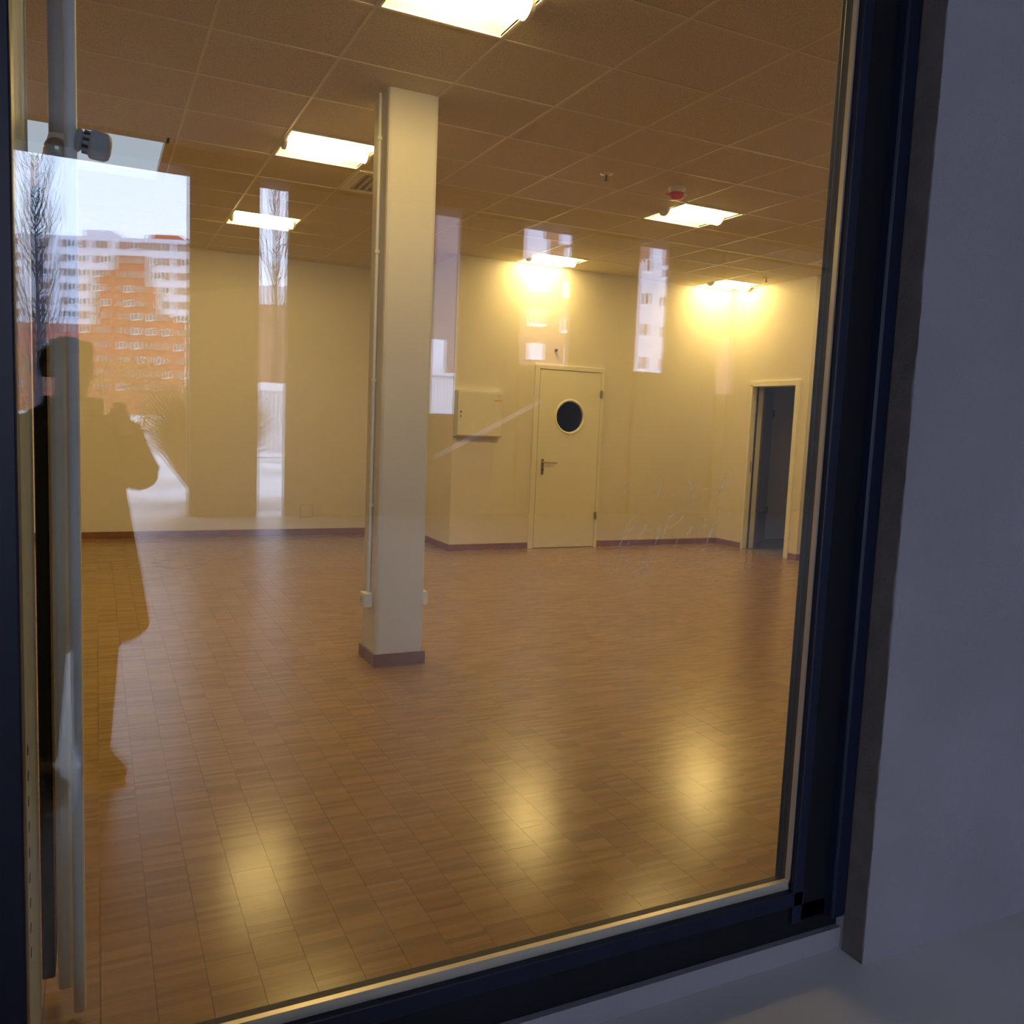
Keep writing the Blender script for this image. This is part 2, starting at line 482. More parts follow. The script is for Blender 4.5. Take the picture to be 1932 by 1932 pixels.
# suspended ceiling
T = 0.6
TX, TY = 2.287, 4.944            # grid origin
ceil = tag(MB().box(X0 - .15, X1 + .15, YF - .35, YL + .15, TOP, TOP + .2).build('ceiling', 'plenum'), 'suspended ceiling of speckled beige boards in a fine grid', 'ceiling', kind='structure')
cw = Vector(WPOS[ceil.name])
LIGHTS = [(-2, 1), (-2, 5), (3, 1), (3, 5), (7, 5), (7, 1), (-2, -3), (3, -3), (-7, 1), (-7, 5)]
GRILLES = [(-1, 2), (7, 2)]
PANEL = [(i, j) for i in (-6, -5, -4) for j in (2, 3)]
SKIP = set(LIGHTS) | set(GRILLES) | set(PANEL)
tile_mesh = {}
def tile_at(i, j):
    x0, x1 = TX + i * T, TX + (i + 1) * T
    y0, y1 = TY + j * T, TY + (j + 1) * T
    x0, x1 = max(x0, X0), min(x1, X1); y0, y1 = max(y0, YF - .3), min(y1, YL)
    if y0 >= YE - .05 and x0 >= XS - .05: return None
    if y0 >= YW - .05 and x0 >= XR - .05: return None
    if y1 > YE and x1 > XS and y0 < YE - .05 and x0 >= XS - .05: y1 = YE
    if y0 >= YW - .05 and x1 > XR: x1 = XR
    if x1 - x0 < .04 or y1 - y0 < .04: return None
    return x0, x1, y0, y1
ntile = 0
rest = MB()
tl = []
for i in range(-11, 13):
    for j in range(-6, 9):
        if (i, j) in SKIP: continue
        r = tile_at(i, j)
        if r: tl.append((((r[0] + r[1]) / 2 - 2) ** 2 + ((r[2] + r[3]) / 2 - 5) ** 2, r))
tl.sort()
for d, (x0, x1, y0, y1) in tl:
    e = .0075
    if ntile >= 300:
        rest.box(x0 + e, x1 - e, y0 + e, y1 - e, HC, HC + .018); continue
    w, h = round(x1 - x0, 3), round(y1 - y0, 3)
    if (w, h) not in tile_mesh:
        b = MB().box(-w / 2 + e, w / 2 - e, -h / 2 + e, h / 2 - e, 0, .018)
        me = bpy.data.meshes.new('ceiling_tile'); me.from_pydata(b.v, [], b.f)
        bm = bmesh.new(); bm.from_mesh(me); bmesh.ops.recalc_face_normals(bm, faces=bm.faces); bm.to_mesh(me); bm.free()
        me.materials.append(M['board']); tile_mesh[(w, h)] = me
    o = bpy.data.objects.new('ceiling_tile', tile_mesh[(w, h)])
    COL.objects.link(o); o.parent = ceil
    o.location = Vector(((x0 + x1) / 2, (y0 + y1) / 2, HC + random.uniform(0, .0012))) - cw
    ntile += 1
if rest.v:
    rest.build('ceiling_tiles_beyond', 'board', ceil)['kind'] = 'stuff'
bw = .0075
for i in range(-9, 13):
    x = TX + i * T
    ye = YL if x < XR + .02 else (YW if x < XS + .02 else YE)
    if X0 < x < X1:
        spans = [(YF - .3, TY + 2 * T), (TY + 4 * T, ye)] if -6 < i < -3 else [(YF - .3, ye)]
        for ya, yb in spans:
            MB().box(x - bw, x + bw, ya, yb, HC - .0015, HC + .03).build('grid_bar', 'tbar', ceil)
for j in range(-5, 9):
    y = TY + j * T
    xe = XR if y > YW - .05 and j > 6 else (XS if y > YE + .02 else X1)
    if YF - .3 < y < YL:
        spans = [(X0, TX - 6 * T), (TX - 3 * T, xe)] if j == 3 else [(X0, xe)]
        for xa, xb in spans:
            if xb - xa > .05: MB().box(xa, xb, y - bw, y + bw, HC - .0018, HC + .03).build('grid_bar', 'tbar', ceil)
# wall angle trims round the edge of the ceiling
tag(MB().box(XR, XS, YW - .018, YW, HC - .003, HC + .03).build('trim_1', 'tbar'), 'thin ceiling edge strip along the back wall', 'trim', kind='structure')
tag(MB().box(X0, XR, YL - .018, YL, HC - .003, HC + .03).build('trim_2', 'tbar'), 'thin ceiling edge strip along the rear wall behind the column', 'trim', kind='structure')
tag(MB().box(XS - .018, XS, YE, YW - .018, HC - .003, HC + .03).build('trim_3', 'tbar'), 'thin ceiling edge strip above the dark doorway', 'trim', kind='structure')

# recessed ceiling lamps: rim, white pan, half-round lit cover with end caps
def lamp(i, j, label):
    x0, y0 = TX + i * T, TY + j * T
    x1, y1 = x0 + T, y0 + T
    if j == 5: y1 = min(y1, YW - .012) if x0 > XR - .1 else y1
    r = empty('ceiling_lamp', ((x0 + x1) / 2, (y0 + y1) / 2, HC))
    tag(r, label, 'ceiling lamp', 'square recessed ceiling lamps')
    e = .02
    rim = MB()
    for a in ((x0 + .008, x1 - .008, y0 + .008, y0 + e), (x0 + .008, x1 - .008, y1 - e, y1 - .008),
              (x0 + .008, x0 + e, y0 + e, y1 - e), (x1 - e, x1 - .008, y0 + e, y1 - e)):
        rim.box(a[0], a[1], a[2], a[3], HC - .004, HC + .01)
    rim.build('rim', 'white_paint', r)
    cy = (y0 + y1) / 2
    pan = MB()
    # two curved wings rising from the rim to the back of the housing
    for s in (-1, 1):
        prof = []
        for k in range(7):
            t = k / 6
            prof.append((cy + s * ((T / 2 - e) * (1 - t) + .085 * t), HC + .004 + .085 * math.sin(t * math.pi / 2)))
        vs = [(x0 + e, p[0], p[1]) for p in prof] + [(x1 - e, p[0], p[1]) for p in prof]
        pan.add(vs, [(k, k + 1, 7 + k + 1, 7 + k) for k in range(6)], True)
    pan.box(x0 + e, x1 - e, cy - .09, cy + .09, HC + .089, HC + .093)
    pan.box(x0 + e - .004, x0 + e, y0 + e, y1 - e, HC, HC + .093).box(x1 - e, x1 - e + .004, y0 + e, y1 - e, HC, HC + .093)
    pan.build('reflector', 'reflector', r)
    rad, n = .066, 14
    zc = HC + .026
    ring = [(cy + rad * math.cos(2 * math.pi * k / n), zc + rad * .92 * math.sin(2 * math.pi * k / n)) for k in range(n)]
    cov = MB()
    vs = [(x0 + .035, p[0], p[1]) for p in ring] + [(x1 - .035, p[0], p[1]) for p in ring]
    cov.add(vs, [(k, (k + 1) % n, n + (k + 1) % n, n + k) for k in range(n)], True)
    cov.build('lit_cover', 'lamp', r)
    prof = [(cy + rad * math.cos(math.pi + math.pi * k / 12), zc + rad * .92 * math.sin(math.pi + math.pi * k / 12)) for k in range(13)]
    for xa, xb in ((x0 + .016, x0 + .035), (x1 - .035, x1 - .016)):
        cap = MB()
        cap.prism([(p[0] + (p[0] - cy) * .06, p[1] - .003) for p in prof], 'x', xa, xb)
        cap.build('end_cap', 'white_paint', r)
    return r
lamp_labels = {
    (-2, 1): 'large bright recessed lamp left of the column top, nearest of the left row',
    (-2, 5): 'smaller bright recessed lamp left of the column, farthest of the left row',
    (3, 1): 'bright recessed lamp beside the red detector',
    (3, 5): 'bright recessed lamp at the back wall above the porthole door',
    (7, 5): 'bright recessed lamp in the far right ceiling corner',
    (7, 1): 'recessed lamp hidden behind the right window frame',
    (-2, -3): 'recessed lamp above the window side of the column',
    (3, -3): 'recessed lamp near the right window jamb, out of view',
    (-7, 1): 'recessed lamp far left, nearer of two out of view',
    (-7, 5): 'recessed lamp far left, farther of two out of view'}
for t in LIGHTS:
    lamp(t[0], t[1], lamp_labels[t])

# pale daylight panel in the ceiling beside the radiator
px0, px1, py0, py1 = TX - 6 * T, TX - 3 * T - .06, TY + 2 * T + .14, TY + 4 * T
dp = empty('ceiling_light_panel', ((px0 + px1) / 2, (py0 + py1) / 2, HC))
tag(dp, 'wide pale cool-white ceiling panel behind the radiator valve', 'ceiling panel')
MB().box(px0, px1, py0, py1, HC + .05, HC + .06).build('pale_diffuser', 'coolpanel', dp)
MB().box(px0 - .02, px1 + .02, py0 - .13, py0, HC - .002, HC + .06).box(px0 - .02, px1 + .02, py1 - .02, py1, HC - .002, HC + .06)\
    .box(px0 - .02, px0, py0, py1 - .02, HC - .002, HC + .06).box(px1, px1 + .05, py0 - .13, py1, HC - .002, HC + .06).build('panel_frame', 'board', dp)

# ceiling air grilles
def grille(i, j, label, n=9):
    x0, y0 = TX + i * T, TY + j * T
    r = empty('air_grille', (x0 + T / 2, y0 + T / 2, HC))
    tag(r, label, 'air grille')
    e, f = .012, .075
    fr = MB()
    fr.box(x0 + e, x0 + T - e, y0 + e, y0 + f, HC - .006, HC + .02).box(x0 + e, x0 + T - e, y0 + T - f, y0 + T - e, HC - .006, HC + .02)
    fr.box(x0 + e, x0 + f, y0 + f, y0 + T - f, HC - .006, HC + .02).box(x0 + T - f, x0 + T - e, y0 + f, y0 + T - f, HC - .006, HC + .02)
    fr.build('grille_frame', 'white_paint', r)
    MB().box(x0 + f, x0 + T - f, y0 + f, y0 + T - f, HC + .10, HC + .104).build('dark_duct', 'black', r)
    w = (T - 2 * f) / n
    for k in range(n):
        xa = x0 + f + k * w
        MB().prism([(xa + .004, HC + .022), (xa + w * .42, HC - .004), (xa + w * .42 + .006, HC - .001), (xa + .010, HC + .026)], 'y', y0 + f, y0 + T - f).build('slat', 'tbar', r)
grille(-1, 2, 'square slatted air grille in the ceiling left of the column')
grille(7, 2, 'slatted air grille in the ceiling near the right window frame')

# smoke detector with red dust cover
dx, dy = TX + 2.5 * T, TY + .5 * T
d = empty('smoke_detector', (dx, dy, HC))
tag(d, 'ceiling smoke detector under a red dust cover', 'smoke detector')
MB().lathe([(.062, 0), (.062, -.012), (.055, -.016), (.055, -.028), (.048, -.04)], (dx, dy, HC - .0005), seg=28).build('base', 'plastic', d)
cv = MB().lathe([(.05, -.038), (.052, -.044), (.047, -.07), (.040, -.082), (.015, -.084)], (dx, dy, HC), seg=28).build('red_cover', 'red', d)
MB().box(dx - .088, dx - .045, dy - .016, dy + .016, HC - .062, HC - .052).build('pull_tab', 'red', d)
MB().box(dx + .045, dx + .085, dy - .012, dy + .012, HC - .05, HC - .04).build('pull_tab', 'plastic', d)

def sprinkler(x, y, label):
    s = empty('sprinkler_head', (x, y, HC)); tag(s, label, 'sprinkler')
    MB().lathe([(.045, 0), (.045, -.003), (.018, -.008)], (x, y, HC - .0003), seg=20).build('rosette', 'tbar', s)
    MB().tube([(x, y, HC - .006), (x, y, HC - .045)], .006, 8).tube([(x, y, HC - .045), (x, y, HC - .048)], .018, 12).build('nozzle', 'dark_metal', s)
sprinkler(TX + 1.5 * T, TY + .5 * T, 'small sprinkler head in the ceiling left of the red detector')
sprinkler(TX + 7.5 * T, TY + 4.45 * T, 'small sprinkler head in the ceiling above the dark doorway')

# ------------------------------------------------------------------ square column
c0x, c1x, c0y, c1y = 1.408, 1.692, 4.555, 4.835
colm = empty('column', (1.55, 4.695, 0))
tag(colm, 'square cream painted column standing in the middle of the room', 'column')
MB().box(c0x, c1x, c0y, c1y, 0, HC + .1).build('shaft', 'column', colm, bevel=.018)
sk = .012
for a in ((c0x - sk, c1x + sk, c0y - sk, c0y), (c0x - sk, c1x + sk, c1y, c1y + sk), (c0x - sk, c0x, c0y, c1y), (c1x, c1x + sk, c0y, c1y)):
    MB().box(a[0], a[1], a[2], a[3], 0, .072).build('plinth_board', 'skirting', colm, bevel=.002)
cd = tag(empty('cable_conduit', (c0x - .011, 4.675, .41)), 'thin white cable conduit running up the column side', 'conduit')
MB().tube([(c0x - .011, 4.675, .40), (c0x - .011, 4.675, HC)], .0105, 12).build('pipe', 'plastic', cd)
for z in (.9, 1.6, 2.3, 2.9):
    MB().box(c0x - .024, c0x, 4.661, 4.689, z, z + .018).build('clip', 'plastic', cd)
def socket(x0, x1, y0, y1, z0, z1, side, label):
    s = empty('wall_socket', ((x0 + x1) / 2, (y0 + y1) / 2, z0)); tag(s, label, 'socket')
    MB().box(x0, x1, y0, y1, z0, z1).build('socket_box', 'plastic', s, bevel=.004)
    xf = x0 if side < 0 else x1
    MB().box(min(xf, xf + side * .004), max(xf, xf + side * .004), y0 + .010, y1 - .010, z0 + .012, z1 - .012).build('cover_plate', 'plastic', s)
    cy, cz = (y0 + y1) / 2, (z0 + z1) / 2
    MB().lathe([(.016, 0), (.016, side * .001)], (xf + side * .004, cy, cz), 'x', 16).build('plug_recess', 'corridor', s)
socket(c0x - .048, c0x, 4.63, 4.715, .325, .408, -1, 'white surface socket low on the left side of the column')
socket(c1x, c1x + .045, 4.62, 4.70, .325, .405, 1, 'white surface socket low on the right side of the column')

# flush cover plate on the rear wall
fp = empty('blank_cover_plate', (2.22, YL, .21)); tag(fp, 'small square blank cover plate low on the rear wall', 'cover plate')
MB().box(2.155, 2.29, YL - .010, YL - .002, .205, .345).build('plate', 'wall', fp, bevel=.003)
MB().box(2.15, 2.295, YL - .003, YL, .20, .35).build('backing', 'corridor', fp)
# dark peg above the door
pg = MB().lathe([(.016, 0), (.018, -.006), (.012, -.03), (.006, -.034)], (4.65, YW, 2.24), 'y', 14).build('wall_peg', 'black')
tag(pg, 'tiny black peg on the back wall above the porthole door', 'peg')

# ------------------------------------------------------------------ porthole door
d1 = empty('door_1', ((DX0 + DX1) / 2, YW, 0))
tag(d1, 'closed cream door with a round window in the back wall', 'door', kind='structure')
fr = MB()
fo = .062
fr.prism([(DX0 - fo, 0), (DX0, 0), (DX0, DTOP), (DX0 - fo, DTOP)], 'y', YW - .022, YW + .11)
fr.prism([(DX1, 0), (DX1 + .042, 0), (DX1 + .042, DTOP), (DX1, DTOP)], 'y', YW - .022, YW + .11)
fr.prism([(DX0 - fo, DTOP), (DX1 + .042, DTOP), (DX1 + .042, DTOP + .05), (DX0 - fo, DTOP + .05)], 'y', YW - .022, YW + .11)
fr.build('door_frame', 'white_paint', d1, bevel=.003)
# leaf: a slab with a round hole
PX, PZ, PR = 4.863, 1.505, .185
def slab_with_hole(x0, x1, z0, z1, cx, cz, r, ya, yb, n=48):
    mb = MB()
    inner, outer = [], []
    for k in range(n):
        t = 2 * math.pi * k / n
        c, s = math.cos(t), math.sin(t)
        inner.append((cx + r * c, cz + r * s))
        tx = ((x1 - cx) / c if c > 0 else (x0 - cx) / c) if abs(c) > 1e-9 else 1e9
        tz = ((z1 - cz) / s if s > 0 else (z0 - cz) / s) if abs(s) > 1e-9 else 1e9
        q = min(tx, tz)
        outer.append([cx + q * c, cz + q * s])
    # pull the nearest outer points onto the true corners
    for X, Z in ((x0, z0), (x1, z0), (x1, z1), (x0, z1)):
        b = min(range(n), key=lambda k: (outer[k][0] - X) ** 2 + (outer[k][1] - Z) ** 2)
        outer[b] = [X, Z]
    vs = []
    for y in (ya, yb):
        vs += [(p[0], y, p[1]) for p in inner] + [(p[0], y, p[1]) for p in outer]
    fs = []
    for k in range(n):
        m = (k + 1) % n
        fs += [(k, m, n + m, n + k), (2 * n + k, 3 * n + k, 3 * n + m, 2 * n + m),
               (k, 2 * n + k, 2 * n + m, m), (n + k, n + m, 3 * n + m, 3 * n + k)]
    return mb.add(vs, fs)
leaf = slab_with_hole(DX0 + .006, DX1 - .004, .008, DTOP - .005, PX, PZ, PR, YW - .018, YW + .028).build('door_leaf', 'door', d1)
ring = MB()
rings = []
for k in range(48):
    t = 2 * math.pi * k / 48
    c, s = math.cos(t), math.sin(t)
    rings.append([(PX + (PR + a) * c, YW + b, PZ + (PR + a) * s) for a, b in ((-.012, -.010), (-.010, -.022), (.008, -.026), (.014, -.020), (.014, -.012), (-.012, .02))])
rings.append(rings[0])
ring.loft(rings, caps=False)
ring.build('porthole_ring', 'white_paint', leaf)
MB().lathe([(PR - .008, 0), (PR - .008, .006)], (PX, YW + .004, PZ), 'y', 48).build('porthole_glass', 'glass', leaf)
hd = MB()
hd.prism([(4.533 + .016 * math.cos(t), .932 + (.073 if math.sin(t) >= 0 else -.073) + .016 * math.sin(t)) for t in [2 * math.pi * k / 20 for k in range(20)]], 'y', YW - .027, YW - .017)
hd.tube([(4.533, YW - .022, .985), (4.533, YW - .062, .985), (4.545, YW - .070, .985), (4.68, YW - .070, .981), (4.695, YW - .062, .981)], .0085, 10)
hd.build('lever_handle', 'steel', leaf)
MB().lathe([(.008, 0), (.008, -.003)], (4.533, YW - .027, .90), 'y', 12).build('key_cylinder', 'black', leaf)
for z in (1.735, .325):
    MB().tube([(DX1 + .004, YW - .030, z), (DX1 + .004, YW - .030, z + .09)], .010, 10).box(DX1 - .012, DX1 + .022, YW - .026, YW - .020, z + .008, z + .082).build('hinge', 'steel', d1)

# ------------------------------------------------------------------ electrical cabinet
cb = empty('electrical_cabinet', (3.705, YW, 1.245)); tag(cb, 'cream metal electrical cabinet mounted on the back wall', 'cabinet')
CX0, CX1, CZ0, CZ1, CYF = 3.442, 3.98, 1.245, 1.735, YW - .095
MB().box(CX0, CX1, CYF + .012, YW, CZ0, CZ1).build('body', 'cabinet_grey', cb, bevel=.004)
cdoor = MB().box(CX0 + .012, CX1 - .008, CYF, CYF + .010, CZ0 + .012, CZ1 - .012).build('cabinet_door', 'door', cb, bevel=.003)
MB().box(CX0 + .026, CX0 + .062, CYF - .004, CYF, 1.42, 1.60).build('lock_plate', 'white_paint', cdoor)
MB().lathe([(.009, 0), (.009, -.004)], (CX0 + .044, CYF - .004, 1.505), 'y', 14).build('key_lock', 'black', cdoor)
MB().prism([(CX0 + .041, 1.445), (CX0 + .048, 1.448), (CX0 + .046, 1.475), (CX0 + .039, 1.472)], 'y', CYF - .007, CYF - .004).build('key_slot', 'dark_metal', cdoor)
MB().box(CX1 - .105, CX1 - .018, CYF - .001, CYF, 1.632, 1.650).build('warning_label', 'yellow', cdoor)
MB().box(CX1 - .080, CX1 - .018, CYF - .001, CYF, 1.668, 1.700).build('paper_label', 'wall', cdoor)

# ------------------------------------------------------------------ open dark doorway
d2 = empty('door_2', (XS, (SY0 + SY1) / 2, 0)); tag(d2, 'open doorway with a grey door ajar leading to a dark corridor', 'door', kind='structure')
f2 = MB()
f2.box(XS - .02, XS + .16, SY1, SY1 + .03, 0, STOP + .02)
f2.box(XS - .02, XS + .16, SY0 - .06, SY0, 0, STOP + .062)
f2.box(XS - .02, XS + .16, SY0, SY1 + .03, STOP, STOP + .062)
f2.build('door_frame', 'white_paint', d2, bevel=.003)
MB().box(XS + .055, XS + .075, SY1 - .012, SY1, 0, STOP).build('seal_strip', 'dark_metal', d2)
MB().box(XS + .03, XS + .034, SY1 - .006, SY1, .93, 1.07).build('strike_plate', 'dark_metal', d2)
lf = MB().prism([(7.28, 8.083), (7.30, 8.06), (7.917, 8.569), (7.897, 8.592)], 'z', .008, 1.945).build('door_leaf', 'grey_leaf', d2, bevel=.002)
for z in (1.62, .36):
    MB().tube([(7.925, 8.575, z), (7.925, 8.575, z + .10)], .012, 10).build('hinge', 'dark_metal', lf)

# ------------------------------------------------------------------ facade and window
D = 1.60                          # plane of the outer pane
SILL, HEAD, WX0, WX1 = .205, 2.86, -.112, 1.652
fac = MB()
fac.box(1.835, X1 + .15, D - .10, YF, -.2, 4.6)            # right of the window
fac.box(X0 - 9, -.36, D - .10, YF, -.2, 4.6)               # left of the window
fac.box(-.36, 1.835, D - .10, YF, HEAD + .19, 4.6)         # above
fac.box(-.36, 1.835, D - .02, YF, -.2, .06)                # below
wall('wall_front', 'grey rendered outside wall right of the window', fac, 'plaster')
# rough unfinished arris of the render beside the frame
ed = MB()
n = 220
random.seed(3)
vs, fs = [], []
w = 0.0
for k in range(n + 1):
    z = -.2 + 4.6 * k / n
    w = w * .75 + random.uniform(-.0022, .0022)
    vs += [(1.8325, D - .03, z), (1.8325, D - .0995 + w, z), (1.8352 + abs(w) * .8, D - .1003, z), (1.8352, D - .03, z)]
for k in range(n):
    for q in range(4):
        a, b = k * 4 + q, k * 4 + (q + 1) % 4
        fs.append((a, b, b + 4, a + 4))
ed.add(vs, fs)
tag(ed.build('trim_4', 'plaster_edge'), 'rough brown plaster edge between window frame and outside wall', 'trim', kind='structure')

win = empty('window_1', ((WX0 + WX1) / 2, D, 0)); tag(win, 'large fixed window with dark navy frame seen from outside', 'window', kind='structure')
# right jamb, stepped profile
def jamb_right(name, x0, x1, y0, y1, mat, bev=.003):
    MB().box(x0, x1, y0, y1, .10, HEAD + .17).build(name, mat, win, bevel=bev)
jamb_right('glazing_bead', 1.660, 1.694, D - .012, D + .05, 'frame_blue')
jamb_right('sash_stile', 1.694, 1.790, D - .004, D + .09, 'frame')
jamb_right('frame_lip', 1.783, 1.832, D - .034, D + .09, 'frame_blue', .006)
jamb_right('inner_stile', 1.672, 1.835, D + .05, D + .075, 'frame')
MB().box(1.6545, 1.660, D + .006, D + .020, SILL - .01, HEAD + .01).build('spacer_bar', 'spacer', win)
# bottom rail
MB().box(WX0 - .2, 1.700, D - .012, D + .05, SILL - .055, SILL - .012).build('glazing_bead', 'frame_blue', win, bevel=.003)
MB().box(WX0 - .2, 1.835, D - .004, D + .075, .06, SILL - .055).build('bottom_rail', 'frame', win, bevel=.003)
MB().box(WX0 - .02, 1.700, D + .05, D + .075, SILL - .055, SILL - .014).build('inner_rail', 'frame', win)
MB().box(WX0, 1.66, D + .006, D + .020, SILL - .012, SILL + .012).build('spacer_bar', 'spacer', win)
# head rail
MB().box(WX0 - .2, 1.835, D - .012, D + .15, HEAD + .01, HEAD + .19).build('head_rail', 'frame', win, bevel=.003)
# left jamb: navy frame, grey perforated inner return
MB().box(-.36, -.165, D - .04, D + .10, .06, HEAD + .17).build('frame_stile', 'frame', win, bevel=.004)
MB().box(-.170, -.114, D - .014, D + .05, .10, HEAD + .17).build('glazing_bead', 'frame_blue', win, bevel=.004)
ret = MB().box(-.150, -.1185, D + .05, D + .44, .06, HEAD + .17).build('inner_return', 'alu', win, bevel=.002)
for k in range(9):
    z = .36 + .05 * k
    MB().lathe([(.010, 0), (.010, .0008)], (-.1185, D + .16, z), 'x', 14).build('drain_hole', 'black', ret)
MB().box(-.1185, -.1165, D + .006, D + .020, SILL - .01, HEAD + .01).build('spacer_bar', 'frame', win)
# two panes of the sealed unit; the inner one stands a hair out of parallel
MB().box(WX0 - .01, 1.664, D, D + .006, SILL - .02, HEAD + .02).build('outer_pane', 'glass', win)
ip = MB().box(WX0 - .01, 1.664, D + .020, D + .026, SILL - .02, HEAD + .02).build('inner_pane', 'glass', win)
ip.rotation_euler = (math.radians(.03), 0, math.radians(-.12))
# dirt: greasy wipe marks on the outer face
random.seed(11)
sm = MB()
def stroke(x, z, dx, dz, w):
    nx, nz = -dz, dx
    l = math.hypot(nx, nz); nx, nz = nx / l * w / 2, nz / l * w / 2
    y = D - .0015
    pts = []
    for k in range(6):
        t = k / 5
        b = math.sin(t * math.pi) * .25 + .75 if 0 < k < 5 else .3
        cx = x + dx * t + math.sin(t * 2.5) * .004
        cz = z + dz * t
        pts.append(((cx - nx * b, y, cz - nz * b), (cx + nx * b, y, cz + nz * b)))
    vs = [q for p in pts for q in p]
    vs += [(q[0], y + .0006, q[2]) for q in vs]
    fs = []
    for k in range(5):
        a = 2 * k
        fs += [(a, a + 1, a + 3, a + 2), (12 + a, 12 + a + 2, 12 + a + 3, 12 + a + 1), (a, a + 2, 14 + a, 12 + a), (a + 1, 13 + a, 15 + a, a + 3)]
    sm.add(vs, fs)
for k in range(34):
    x = random.uniform(1.04, 1.33); z = random.uniform(1.02, 1.26)
    a = math.radians(random.gauss(62, 14))
    l = random.uniform(.02, .075)
    stroke(x, z, l * math.cos(a), l * math.sin(a), random.uniform(.0012, .005))
for k in range(14):
    stroke(random.uniform(1.12, 1.32), random.uniform(1.22, 1.27), random.uniform(.004, .014), random.uniform(-.004, .004), .0016)
for k in range(12):
    x = random.uniform(.08, .17)
    stroke(x, 1.16 - (x - .06) * .55 + random.uniform(-.02, .02), random.uniform(.008, .03), random.uniform(-.006, .008), .0022)
so = sm.build('wipe_marks', 'smear', win); so['kind'] = 'stuff'

# ------------------------------------------------------------------ radiator and valve inside the left edge of the window
rad = empty('radiator', (-.09, 2.16, 0)); tag(rad, 'tall narrow cream radiator standing just inside the left window edge', 'radiator')
MB().box(-.088, -.0525, 2.08, 2.16, .06, 1.915).build('cream_section', 'cream_metal', rad, bevel=.010)
MB().box(-.122, -.095, 2.14, 2.26, .06, 1.86).build('dark_gap_strip', 'black', rad, bevel=.004)  # near-black box standing in for the dark gap beside the cream section
MB().tube([(-.0425, 2.06, .02), (-.0425, 2.06, 2.7)], .0125, 16).build('riser_pipe', 'grey_enamel', rad)
# sloping top connection and union nut
MB().prism([(-.112, 1.862), (-.0525, 1.862), (-.0525, 1.965), (-.083, 1.965)], 'y', 2.09, 2.16).build('top_connection', 'cream_metal', rad, bevel=.005)
MB().lathe([(.004, -.026), (.018, -.022), (.026, -.008), (.026, .01), (.019, .022)], (-.068, 2.085, 1.925), 'y', 20).build('union_nut', 'steel', rad)
MB().tube([(-.0685, 2.12, 1.955), (-.0685, 2.12, 2.7)], .017, 14).build('supply_pipe', 'valve', rad)
tv = empty('thermostat_valve', (-.02, 2.06, 1.93)); tag(tv, 'grey thermostatic valve head sticking out beside the radiator pipe', 'valve')
ang = math.radians(-9)
def vx(h): return (-.034 + h * math.cos(ang), 2.055, 1.948 + h * math.sin(ang))
def turned(prof, name, mat, seg=28):
    rings = []
    ax = Vector((math.cos(ang), 0, math.sin(ang))); u = Vector((0, 1, 0)); w = ax.cross(u)
    for r, h in prof:
        c = Vector(vx(h))
        rings.append([tuple(c + u * r * math.cos(2 * math.pi * k / seg) + w * r * math.sin(2 * math.pi * k / seg)) for k in range(seg)])
    return MB().loft(rings).build(name, mat, tv)
turned([(.014, 0), (.024, .003), (.024, .009), (.019, .013)], 'collar', 'valve')
turned([(.017, .012), (.021, .016), (.023, .028)], 'neck', 'valve')
turned([(.023, .026), (.029, .030), (.030, .034), (.0285, .058), (.0235, .066), (.012, .069)], 'thermostat_head', 'valve')
ax = Vector((math.cos(ang), 0, math.sin(ang))); u0 = Vector((0, 1, 0)); w0 = ax.cross(u0)
for k in range(10):
    t = 2 * math.pi * k / 10
    rdir = u0 * math.cos(t) + w0 * math.sin(t)
    c = Vector(vx(.021)) + rdir * .0205
    tdir = ax.cross(rdir)
    vs = [tuple(c + ax * a * .006 + tdir * b * .003 + rdir * e) for e in (-.002, .003) for a, b in ((-1, -1), (1, -1), (1, 1), (-1, 1))]
    MB().add(vs, [(0, 1, 2, 3), (7, 6, 5, 4), (0, 4, 5, 1), (1, 5, 6, 2), (2, 6, 7, 3), (3, 7, 4, 0)]).build('vent_slot', 'black', tv)

# ------------------------------------------------------------------ outside, behind the photographer (seen mirrored in the glass)
YA = -8.70                        # row of arcade pillars
tag(MB().box(-30, 40, YA - .6, D - .02, -.3, 0.0).build('arcade_pavement', 'pavement'), 'smooth light paving under the arcade outside', 'pavement', kind='structure')
tag(MB().box(-260, 260, -300, YA - .6, -.3, -.02).build('yard_ground', 'yard'), 'wet pale yard ground outside between the buildings', 'ground', kind='structure')
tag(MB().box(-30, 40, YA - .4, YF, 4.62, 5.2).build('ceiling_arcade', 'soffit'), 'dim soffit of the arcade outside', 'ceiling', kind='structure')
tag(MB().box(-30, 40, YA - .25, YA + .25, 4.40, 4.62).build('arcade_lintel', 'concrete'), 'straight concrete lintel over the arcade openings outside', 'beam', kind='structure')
for k, (xa, xb, lab) in enumerate([
    (1.06, 1.95, 'narrow arcade pillar reflected left of the column, shrubs on both sides'),
    (2.30, 4.39, 'wide arcade wall pier reflected behind the square column'),
    (4.79, 5.80, 'arcade pillar reflected between the cabinet and the porthole door'),
    (6.67, 7.90, 'arcade pillar reflected above the right half of the porthole door'),
    (8.51, 9.58, 'arcade pillar reflected left of the far right lamp'),
    (9.98, 40.0, 'long blank arcade wall reflected at the right end of the glass'),
    (-30.0, -2.6, 'unseen blank wall added left of the reflected tower to dim the arcade')]):  # last entry is out of view, added to keep daylight out of the arcade
    p = MB().box(xa, xb, YA - .06, YA + .06, 0, 4.40).build('arcade_pillar', 'concrete', bevel=.01)
    tag(p, lab, 'pillar', 'pillars of the arcade outside')
    p['kind'] = 'structure'
